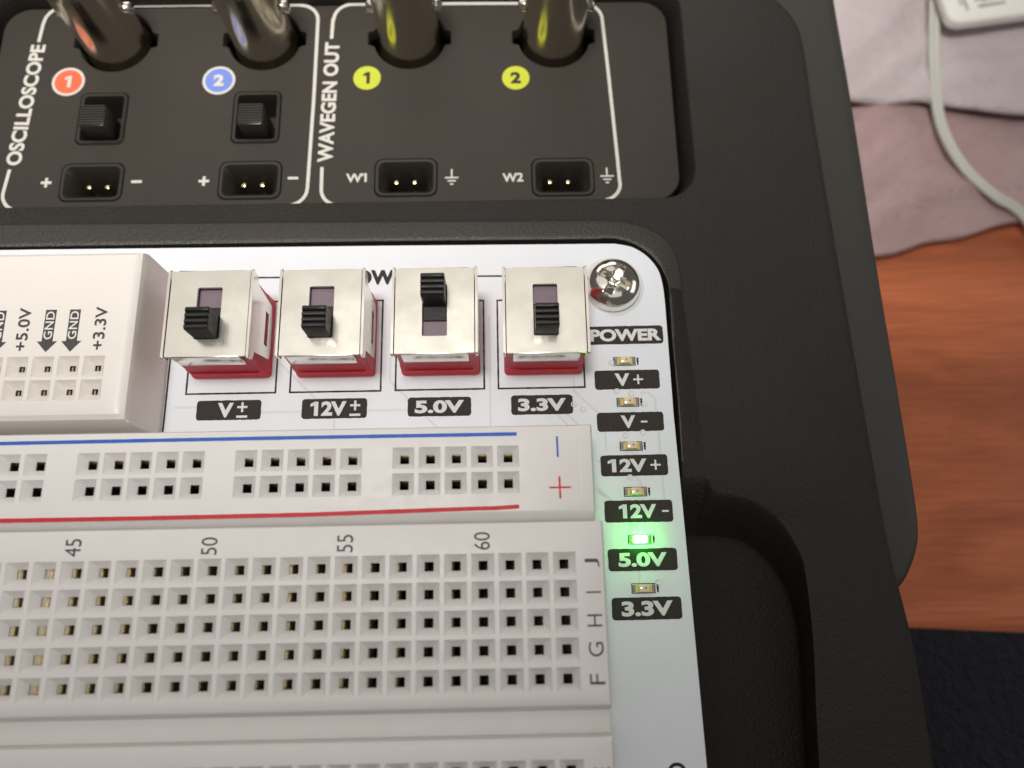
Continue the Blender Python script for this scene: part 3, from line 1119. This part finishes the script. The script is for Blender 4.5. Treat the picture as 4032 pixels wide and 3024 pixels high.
# ------------------------------------------------------------- indicator lights
leds = [(8.15, 22.34, 0), (8.27, 17.62, 0), (8.33, 12.70, 0), (8.48, 7.75, 0), (8.62, 2.72, 1), (8.70, -2.25, 0)]
proto = None
for i, (x, y, on) in enumerate(leds):
    if proto is None or on:
        bm = bmesh.new()
        box(bm, -0.62, 0.62, -0.39, 0.39, 0.03, 0.36, 0.03, 1)
        box(bm, -0.86, 0.86, -0.39, 0.39, 0.03, 0.24, 0.02, 1)
        ld = bm_obj('indicator_light', bm, 'led_base', brd, loc=(x, y, 0))
        bm = bmesh.new()
        box(bm, *((-0.70, 0.70, -0.41, 0.41, 0.2, 0.84, 0.14, 3) if on else (-0.54, 0.54, -0.37, 0.37, 0.34, 0.78, 0.07, 2)))
        bm_obj('lens', bm, 'led_on' if on else 'led_lens', ld)
        if not on:
            bm = bmesh.new()
            prism(bm, disc(0.1, 10), 0.77, 0.80)
            for v in bm.verts:
                v.co.x += 0.12
                v.co.y += 0.02
            bm_obj('chip', bm, 'led_chip', ld)
        for sx in (-1, 1):
            bm = bmesh.new()
            box(bm, sx * 0.97 - 0.2, sx * 0.97 + 0.2, -0.36, 0.36, 0.0, 0.09, 0.03, 1)
            bm_obj('solder_pad', bm, 'pad', ld)
        bm = bmesh.new()
        strip(bm, [(-1.2, -0.47), (1.2, -0.47), (1.2, 0.47), (-1.2, 0.47)], 0.09, 0.0, 0.02, closed=True)
        bm_obj('printed_frame', bm, 'ink', ld, smooth=0)
        bm = bmesh.new()
        strip(bm, densify([(1.48, -0.42), (1.48, 0.42)], 0.1), 0.2, 0.0, 0.02, jitter=0.35)
        bm_obj('printed_mark', bm, 'ink', ld, smooth=0)
        if not on:
            proto = ld
        else:
            ld['label'] = 'indicator light glowing bright green above the 5.0V label'
    else:
        ld = dup(proto, 0, 0, brd)
        ld.location = Vector((x, y, 0)) * S

# ------------------------------------------------------------- screw
bm = bmesh.new()
nr, na = 64, 160
Rs = 3.08
vr = []
base_a = math.radians(60)


def screw_z(r, th):
    t = r / Rs
    dome = 2.55 - 0.42 * t ** 2 - 0.95 * t ** 5
    if t > 0.93:
        dome -= 1.1 * ((t - 0.93) / 0.07) ** 2 * 0.42
    d = 0.0
    c = r * math.cos(th - base_a)
    s = r * math.sin(th - base_a)
    best = 0.0
    for (u, v) in ((abs(c), abs(s)), (abs(s), abs(c))):
        half = 0.42 + 0.12 * (u / 1.9)
        fl = min(0.24, max(0.0, 0.5 * (1.0 - u)))          # widened centre
        half += fl
        if u < 1.92:
            k = min(1.0, max(0.0, (half - v) / 0.13)) * min(1.0, (1.92 - u) / 0.13)
            depth = 0.9 + 0.8 * (1 - u / 1.92)
            best = max(best, k * depth)
    # conical seat in the middle
    if r < 0.85:
        best = max(best, 1.15 + 0.45 * (1 - r / 0.85)) if best > 0.1 else best
        best = max(best, (0.85 - r) / 0.85 * 1.6)
    return dome - best


c0 = bm.verts.new((0, 0, screw_z(0, 0)))
prev = None
for i in range(1, nr + 1):
    r = Rs * i / nr
    cur = []
    for k in range(na):
        th = 2 * math.pi * k / na
        cur.append(bm.verts.new((r * math.cos(th), r * math.sin(th), screw_z(r, th))))
    if prev is None:
        for k in range(na):
            bm.faces.new((c0, cur[k], cur[(k + 1) % na]))
    else:
        bridge(bm, prev, cur)
    prev = cur
for r, z in ((3.12, 0.6), (3.10, 0.15), (2.95, 0.0)):
    cur = ring(bm, [(r * math.cos(2 * math.pi * k / na), r * math.sin(2 * math.pi * k / na), z) for k in range(na)])
    bridge(bm, prev, cur)
    prev = cur
bm_obj('screw', bm, 'chrome', brd, smooth=50, loc=(7.3, 31.30, 0))
bm = bmesh.new()
n = 64
prev = None
for r, z in ((3.2, -0.01), (3.25, 0.03), (3.55, 0.03), (3.62, -0.01)):
    cur = ring(bm, [(7.3 + r * math.cos(2 * math.pi * k / n), 31.35 + r * math.sin(2 * math.pi * k / n), z) for k in range(n)])
    if prev:
        bridge(bm, prev, cur)
    prev = cur
bm_obj('mounting_ring', bm, 'trace', brd)

# ------------------------------------------------------------- slide switches
TOPZ = 8.3          # top of the metal cover above the board


def make_switch(cx, cy, up, label):
    bm = bmesh.new()
    # red housing: wider foot, slightly narrower towards the cover, ribbed front
    lv = ((4.34, -4.60, 4.6, 0.0), (4.36, -4.62, 4.6, 0.45), (4.30, -4.52, 4.52, 0.6), (4.28, -4.50, 4.5, 2.4), (4.22, -4.42, 4.45, 2.6),
          (4.16, -4.36, 4.42, 6.0), (4.10, -4.34, 4.42, 6.9))
    prev = None
    for hx, ya, yb, z in lv:
        cur = ring(bm, [(x, y, z + 0.03) for x, y in rrect(-hx, hx, ya, yb, 0.45, 4)])
        if prev:
            bridge(bm, prev, cur)
        else:
            cap(bm, cur[::-1])
        prev = cur
    cap(bm, prev)
    box(bm, -3.7, 3.7, -4.72, -4.4, 2.0, 2.25, 0.08, 1)
    sw = bm_obj('slide_switch', bm, 'red', brd, smooth=40, loc=(cx, cy, 0))
    sw['label'] = label
    # metal cover: top plate with slot
    bm = bmesh.new()
    hx, hy = 4.06, 4.65
    sl = rrect(-1.28, 1.28, -2.82, 2.82, 0.18, 3)
    outp = rrect(-hx, hx, -hy, hy, 0.12, 3)
    a, b = tess_cap(bm, [outp, sl], TOPZ)
    c = ring(bm, [(x * 1.012, y * 1.012, TOPZ - 0.12) for x, y in outp])
    bridge(bm, a, c)
    d = ring(bm, [(x, y, TOPZ - 0.34) for x, y in outp])
    bridge(bm, c, d)
    e = ring(bm, [(x, y, TOPZ - 0.34) for x, y in sl])
    bridge(bm, b, e)
    # front and rear flanges
    for s_ in (-1, 1):
        t = bmesh.new()
        box(t, -hx + 0.62, hx - 0.62, hy - 0.16, hy + 0.13, TOPZ - 2.7, TOPZ - 0.02, 0.12, 2)
        for v in t.verts:
            v.co.y *= s_
        bmesh.ops.reverse_faces(t, faces=t.faces)
        merge(bm, t)
        # side plates with a window
        q = [(-4.66, TOPZ + 0.09), (4.66, TOPZ + 0.09), (4.62, TOPZ - 1.3), (3.7, TOPZ - 1.7), (3.2, TOPZ - 6.6), (1.6, TOPZ - 7.0), (-1.7, TOPZ - 7.0), (-3.0, TOPZ - 6.6),
             (-3.7, TOPZ - 1.7), (-4.62, TOPZ - 1.3)]
        win = [(1.9, TOPZ - 4.6), (1.9, TOPZ - 5.7), (-1.9, TOPZ - 5.7), (-1.9, TOPZ - 4.6)]
        t = bmesh.new()
        fr = tess_cap(t, [q, win], 0)
        bk = tess_cap(t, [q, win], -0.26)
        bridge(t, fr[0], bk[0])
        bridge(t, fr[1], bk[1])
        for v in t.verts:
            yy, zz, off = v.co.x, v.co.y, v.co.z
            v.co = Vector((s_ * (hx + 0.36 + off), yy, zz))
        bmesh.ops.recalc_face_normals(t, faces=t.faces)
        merge(bm, t)
    cv = bm_obj('metal_cover', bm, 'plate', sw, smooth=30)
    # rolled corner tips
    for sx in (-1, 1):
        for sy in (-1, 1):
            bm = bmesh.new()
            bmesh.ops.create_uvsphere(bm, u_segments=12, v_segments=8, radius=0.2)
            for v in bm.verts:
                v.co = Vector((v.co.x * 0.85 + sx * (hx + 0.2), v.co.y + sy * (hy + 0.02), v.co.z * 1.3 + TOPZ - 0.22))
            bm_obj('corner_tip', bm, 'chrome', sw)
    # slider floor, slider base and lever
    bm = bmesh.new()
    box(bm, -1.9, 1.9, -3.4, 3.4, 7.2, TOPZ - 0.75)
    bm_obj('slider_floor', bm, 'slot', sw)
    ly = 1.72 if up else -1.55
    bm = bmesh.new()
    y0, y1 = max(-2.75, ly - 2.2), min(2.75, ly + 2.0)
    if up:
        y0, y1 = -1.0, 2.75
    else:
        y0, y1 = -2.75, 0.75
    box(bm, -1.22, 1.22, y0, y1, TOPZ - 0.8, TOPZ - 0.42, 0.04, 1)
    bm_obj('slider', bm, 'lever', sw)
    bm = bmesh.new()
    # lever column with a ridged top, profile in y-z swept along x
    h = 2.95
    prof = [(-1.2, -0.45), (-1.2, h - 0.35)]
    for k in range(4):
        yc = -1.2 + 0.3 + k * 0.6
        for a in (0, 30, 60, 90, 120, 150, 180):
            prof.append((yc - 0.29 * math.cos(math.radians(a)), h - 0.32 + 0.32 * math.sin(math.radians(a)) ** 0.8))
        if k < 3:
            prof.append((yc + 0.3, h - 0.42))
    prof += [(1.2, h - 0.35), (1.2, -0.45)]
    rings_ = []
    for xx, ins in ((-1.18, 0.07), (-1.12, 0.0), (1.12, 0.0), (1.18, 0.07)):
        rings_.append(ring(bm, [(xx, ly + y * (1 - ins * 0.4), TOPZ + z - (ins if z > 0 else 0)) for y, z in prof]))
    for a, b in zip(rings_, rings_[1:]):
        bridge(bm, a, b)
    cap(bm, rings_[0])
    cap(bm, rings_[-1][::-1])
    bm_obj('lever', bm, 'lever', sw, smooth=35)
    return sw


sw_down = make_switch(-35.5, 25.72, False, 'slide switch nearest the ivory socket block, lever pulled down')
make_switch(-12.35, 25.66, True, 'slide switch above the 5.0V label, lever pushed up')
s2 = dup(sw_down, 11.52, -0.05, brd)
s2['label'] = 'slide switch above the 12V label, lever pulled down'
s3 = dup(sw_down, 34.55, -0.18, brd)
s3['label'] = 'slide switch beside the screw, lever pulled down'
# ------------------------------------------------------------- breadboard strips
def perforated(name, xs, ys, holes_x, holes_y, skip, top, a, b, depth, mats, parent, bottom=-9.0):
    """moulded strip: xs, ys = lists of (coord, drop); square funnels at holes_x x holes_y"""
    gx = list(xs)
    gy = list(ys)
    for h in holes_x:
        gx += [(h - a, 0.0), (h + a, 0.0)]
    for h in holes_y:
        gy += [(h - a, 0.0), (h + a, 0.0)]
    gx.sort(key=lambda q: q[0])
    gy.sort(key=lambda q: q[0])
    # stable ordering of coincident border entries: outward = deeper
    def fix(g):
        mid = len(g) // 2
        left = sorted(g[:mid], key=lambda q: (q[0], q[1]))
        right = sorted(g[mid:], key=lambda q: (q[0], -q[1]))
        return left + right
    gx, gy = fix(gx), fix(gy)
    bm = bmesh.new()
    V = [[bm.verts.new((x, y, top + min(dx, dy))) for (x, dx) in gx] for (y, dy) in gy]
    hx = {round(h - a, 4): h for h in holes_x}
    hy = {round(h - a, 4): h for h in holes_y}
    for j in range(len(gy) - 1):
        for i in range(len(gx) - 1):
            v = (V[j][i], V[j][i + 1], V[j + 1][i + 1], V[j + 1][i])
            kx = hx.get(round(gx[i][0], 4))
            ky = hy.get(round(gy[j][0], 4))
            if kx is not None and ky is not None and not skip(kx, ky) and gx[i][1] == 0 and gy[j][1] == 0 \
                    and gx[i + 1][0] - gx[i][0] > 1 and gy[j + 1][0] - gy[j][0] > 1:
                rim = [bm.verts.new((kx + sx * (a - 0.06), ky + sy * (a - 0.06), top - 0.09)) for sx, sy in ((-1, -1), (1, -1), (1, 1), (-1, 1))]
                mid = [bm.verts.new((kx + sx * b, ky + sy * b, top - depth)) for sx, sy in ((-1, -1), (1, -1), (1, 1), (-1, 1))]
                low = [bm.verts.new((kx + sx * b, ky + sy * b, top - depth - 0.12)) for sx, sy in ((-1, -1), (1, -1), (1, 1), (-1, 1))]
                bot = [bm.verts.new((kx + sx * (b + 0.12), ky + sy * (b + 0.12), top - depth - 4)) for sx, sy in ((-1, -1), (1, -1), (1, 1), (-1, 1))]
                bridge(bm, list(v), rim)
                bridge(bm, rim, mid)
                bridge(bm, mid, low)
                bridge(bm, low, bot, mi=1)
                cap(bm, bot, 1)
            else:
                try:
                    bm.faces.new(v)
                except ValueError:
                    pass
    bmesh.ops.remove_doubles(bm, verts=bm.verts, dist=0.0005)
    return onb(bm_obj(name, bm, mats, parent, smooth=28))


P_ = 2.54
cols = list(range(40, 64))


def colx(c):
    return (c - 63) * P_


# power rail
RT = 0.45
rail_rows = [7.76, 10.30]
edge_x = [(-100, 0.0), (2.75, 0.0), (3.05, -0.12), (3.2, -0.45), (3.26, -8.4)]
edge_y = [(4.04, -8.4), (4.04, -1.25), (4.12, -1.05), (4.75, -0.18), (5.0, 0.0), (12.95, 0.0), (13.25, -0.12), (13.4, -0.45), (13.42, -8.4)]
rail_cols = [c for c in range(27, 62)]
rail = perforated('power_rail', edge_x, edge_y, [colx(c) for c in rail_cols], rail_rows,
                  lambda x, y: (round(x / P_ + 63) - 57) % 6 == 5, RT, 1.06, 0.43, 0.92, ['abs', 'void'], brd)


def leaf(bm, ax, c, lo, hi, zt, sgn, reach):
    """one springy leaf of a contact clip; ax='y': runs along y beside x=c; reach = how far it leans in"""
    prof = [(0.46, -0.13), (0.40, -0.2), (0.40 - reach * 0.55, -0.34), (0.40 - reach * 0.9, -0.62), (0.40 - reach, -1.0), (0.38 - reach, -1.5), (0.3, -2.8)]
    for th in (0.0, 0.04):
        rows = []
        for o_, z in prof:
            off = c + sgn * (o_ + th)
            if ax == 'y':
                rows.append(ring(bm, [(off, lo, zt + z), (off, hi, zt + z)]))
            else:
                rows.append(ring(bm, [(lo, off, zt + z), (hi, off, zt + z)]))
        for a, b in zip(rows, rows[1:]):
            bridge(bm, a, b, closed=False)


def clip(ax, c, lo, hi, zt, r_neg, r_pos, parent):
    bm = bmesh.new()
    leaf(bm, ax, c, lo, hi, zt, -1, r_neg)
    leaf(bm, ax, c, lo, hi, zt, 1, r_pos)
    return bm_obj('contact_clip', bm, 'clip', parent, smooth=60)


for r_i, ry in enumerate(rail_rows):
    for c in range(41, 62):
        if (c - 57) % 6 != 5:
            clip('x', ry, colx(c) - 0.43, colx(c) + 0.43, RT - 0.92 - (0.0 if r_i else 0.5), random.uniform(0.02, 0.08),
                 random.uniform(0.12, 0.24) if r_i else 0.05, rail)


bm = bmesh.new()
pl = densify([(-100, 12.33), (-40, 12.5), (-24.8, 12.52), (-10, 12.5), (-4.2, 12.5)], 0.8)
strip(bm, pl, 0.36, RT, 0.02, jitter=0.05)
bm_obj('blue_stripe', bm, 'blue', rail, smooth=0)
bm = bmesh.new()
pl = densify([(-100, 5.05), (-40, 4.98), (-24.4, 5.03), (-8, 5.3), (-6.6, 5.3), (-4.1, 5.42)], 0.8)
strip(bm, pl, 0.4, RT - 0.002, 0.02, jitter=0.07)
bm_obj('red_stripe', bm, 'red_print', rail, smooth=0)
bm = bmesh.new()
strip(bm, densify([(-0.24, 10.15), (-0.27, 12.18)], 0.3), 0.2, RT, 0.02, jitter=0.1)
bm_obj('minus_mark', bm, 'blue', rail, smooth=0)
bm = bmesh.new()
strip(bm, densify([(-1.18, 7.18), (0.92, 7.18)], 0.3), 0.17, RT, 0.02, jitter=0.1)
strip(bm, densify([(-0.14, 6.1), (-0.16, 8.25)], 0.3), 0.19, RT + 0.004, 0.02, jitter=0.1)
bm_obj('plus_mark', bm, 'red_print', rail, smooth=0)
# faint moulded outline round the signs
bm = bmesh.new()
strip(bm, rrect(-3.3, 1.9, 6.1, 11.9, 0.4, 4), 0.07, RT, 0.012, closed=True)
bm_obj('moulded_outline', bm, 'abs', rail, smooth=0)
for ch in rail.children:
    ch.location = -rail.location - W + W
    ch.location = -(rail.location + W) if False else ch.location
for ch in rail.children:
    ch.location = Vector((0, 0, 0))

# terminal strip
MT = 0.9
rows_up = [-P_ * k for k in range(5)]
rows_lo = [-17.78 - P_ * k for k in range(5)]
edge_x = [(-100, 0.0), (3.35, 0.0), (3.6, -0.1), (3.78, -0.4), (3.85, -8.8)]
edge_y = [(-34, -8.8), (-34, 0.0), (-15.75, 0.0), (-15.3, -0.06), (-15.02, -0.35), (-14.95, -0.9), (-14.9, -2.2),
          (-13.0, -2.2), (-12.75, -1.4), (-12.6, -0.6), (-12.35, -0.15), (-12.0, 0.0),
          (3.5, 0.0), (3.78, -0.1), (3.93, -0.35), (3.98, -8.8)]
term = perforated('terminal_strip', edge_x, edge_y, [colx(c) for c in range(27, 64)], rows_up + rows_lo,
                  lambda x, y: False, MT, 1.07, 0.43, 0.92, ['abs', 'void'], brd)
for c in range(40, 64):
    x = colx(c)
    reach = random.uniform(0.10, 0.30) if c < 58 else random.uniform(0.04, 0.2)
    if c in (44, 42):
        reach = 0.5
    clip('y', x, -4 * P_ - 0.43, 0.43, MT - 0.92, reach, random.uniform(0.0, 0.06), term)
    if c > 41:
        clip('y', x, -17.78 - 4 * P_, -17.35, MT - 0.92, random.uniform(0.05, 0.3), 0.03, term)
for s_, x in (('45', -45.85), ('50', -33.17), ('55', -20.49), ('60', -7.68)):
    t = text('lettering', s_, x, 2.22 if s_ != '45' else 2.3, MT + 0.025, 1.62, 1.5, 'grey_text', term, rot=90)
for s_, y, w in (('J', 0.0, 0.8), ('I', -2.62, 0.14), ('H', -5.12, 1.08), ('G', -7.62, 1.25), ('F', -10.17, 0.88), ('E', -17.85, 0.95)):
    t = text('lettering', s_, 2.56 + 0.01 * y * -0.3, y, MT + 0.025, w, 1.36, 'grey_text', term, rot=90, bold=-0.004)

# ------------------------------------------------------------- ivory socket block
KT = 0.3
pin_x = [-46.5 - 2.55 * k for k in range(12)]
edge_x = [(-150, 0.0), (-44.0, 0.0), (-43.45, -0.12), (-43.05, -0.45), (-42.85, -1.1), (-42.78, -8.25)]
edge_y = [(14.55, -8.25), (14.62, -1.2), (14.85, -0.5), (15.3, -0.12), (15.9, 0.0), (31.9, 0.0), (32.4, -0.1), (32.75, -0.4), (32.95, -1.0), (33.0, -8.25)]
blk = perforated('socket_block', edge_x, edge_y, pin_x, [20.28, 17.8], lambda x, y: False, KT, 1.06, 0.3, 0.9, ['abs_warm', 'void'], brd)
for x in pin_x[:6]:
    for y in (20.28, 17.8):
        bm = bmesh.new()
        box(bm, x - 0.27, x - 0.02, y - 0.28, y + 0.28, KT - 3, KT - 1.15, 0.04, 1)
        box(bm, x + 0.06, x + 0.27, y - 0.26, y + 0.1, KT - 3, KT - 1.45, 0.04, 1)
        bm_obj('contact', bm, 'brass_dark', blk)
for s_, x in (('+3.3V', -46.35), ('+5.0V', -54.1)):
    text('lettering', s_, x, 24.3, KT + 0.025, 4.65, 1.2, 'grey_text', blk, rot=90, bold=0.02, spacing=1.05)
for x in (-49.05, -51.5, -56.6):
    bm = bmesh.new()
    pts = [(-0.55, 26.35), (-0.55, 22.95), (-1.02, 22.95), (0, 21.8), (1.02, 22.95), (0.55, 22.95), (0.55, 26.35)]
    a = tess_cap(bm, [[(x + px, py) for px, py in pts]], KT + 0.02)[0]
    b = ring(bm, [(x + px, py, KT - 0.01) for px, py in pts])
    bridge(bm, a, b)
    bm_obj('ground_arrow', bm, 'grey_text', blk, smooth=0)
    text('lettering', 'GND', x, 24.65, KT + 0.045, 3.0, 0.86, 'abs_warm', blk, rot=90, bold=0.012, spacing=1.06)

bpy.context.view_layer.update()
# parts built in world coordinates hang from strips whose origin sits at the board empty
for par in (rail, term, blk):
    for ch in par.children:
        ch.matrix_parent_inverse = Matrix.Identity(4)
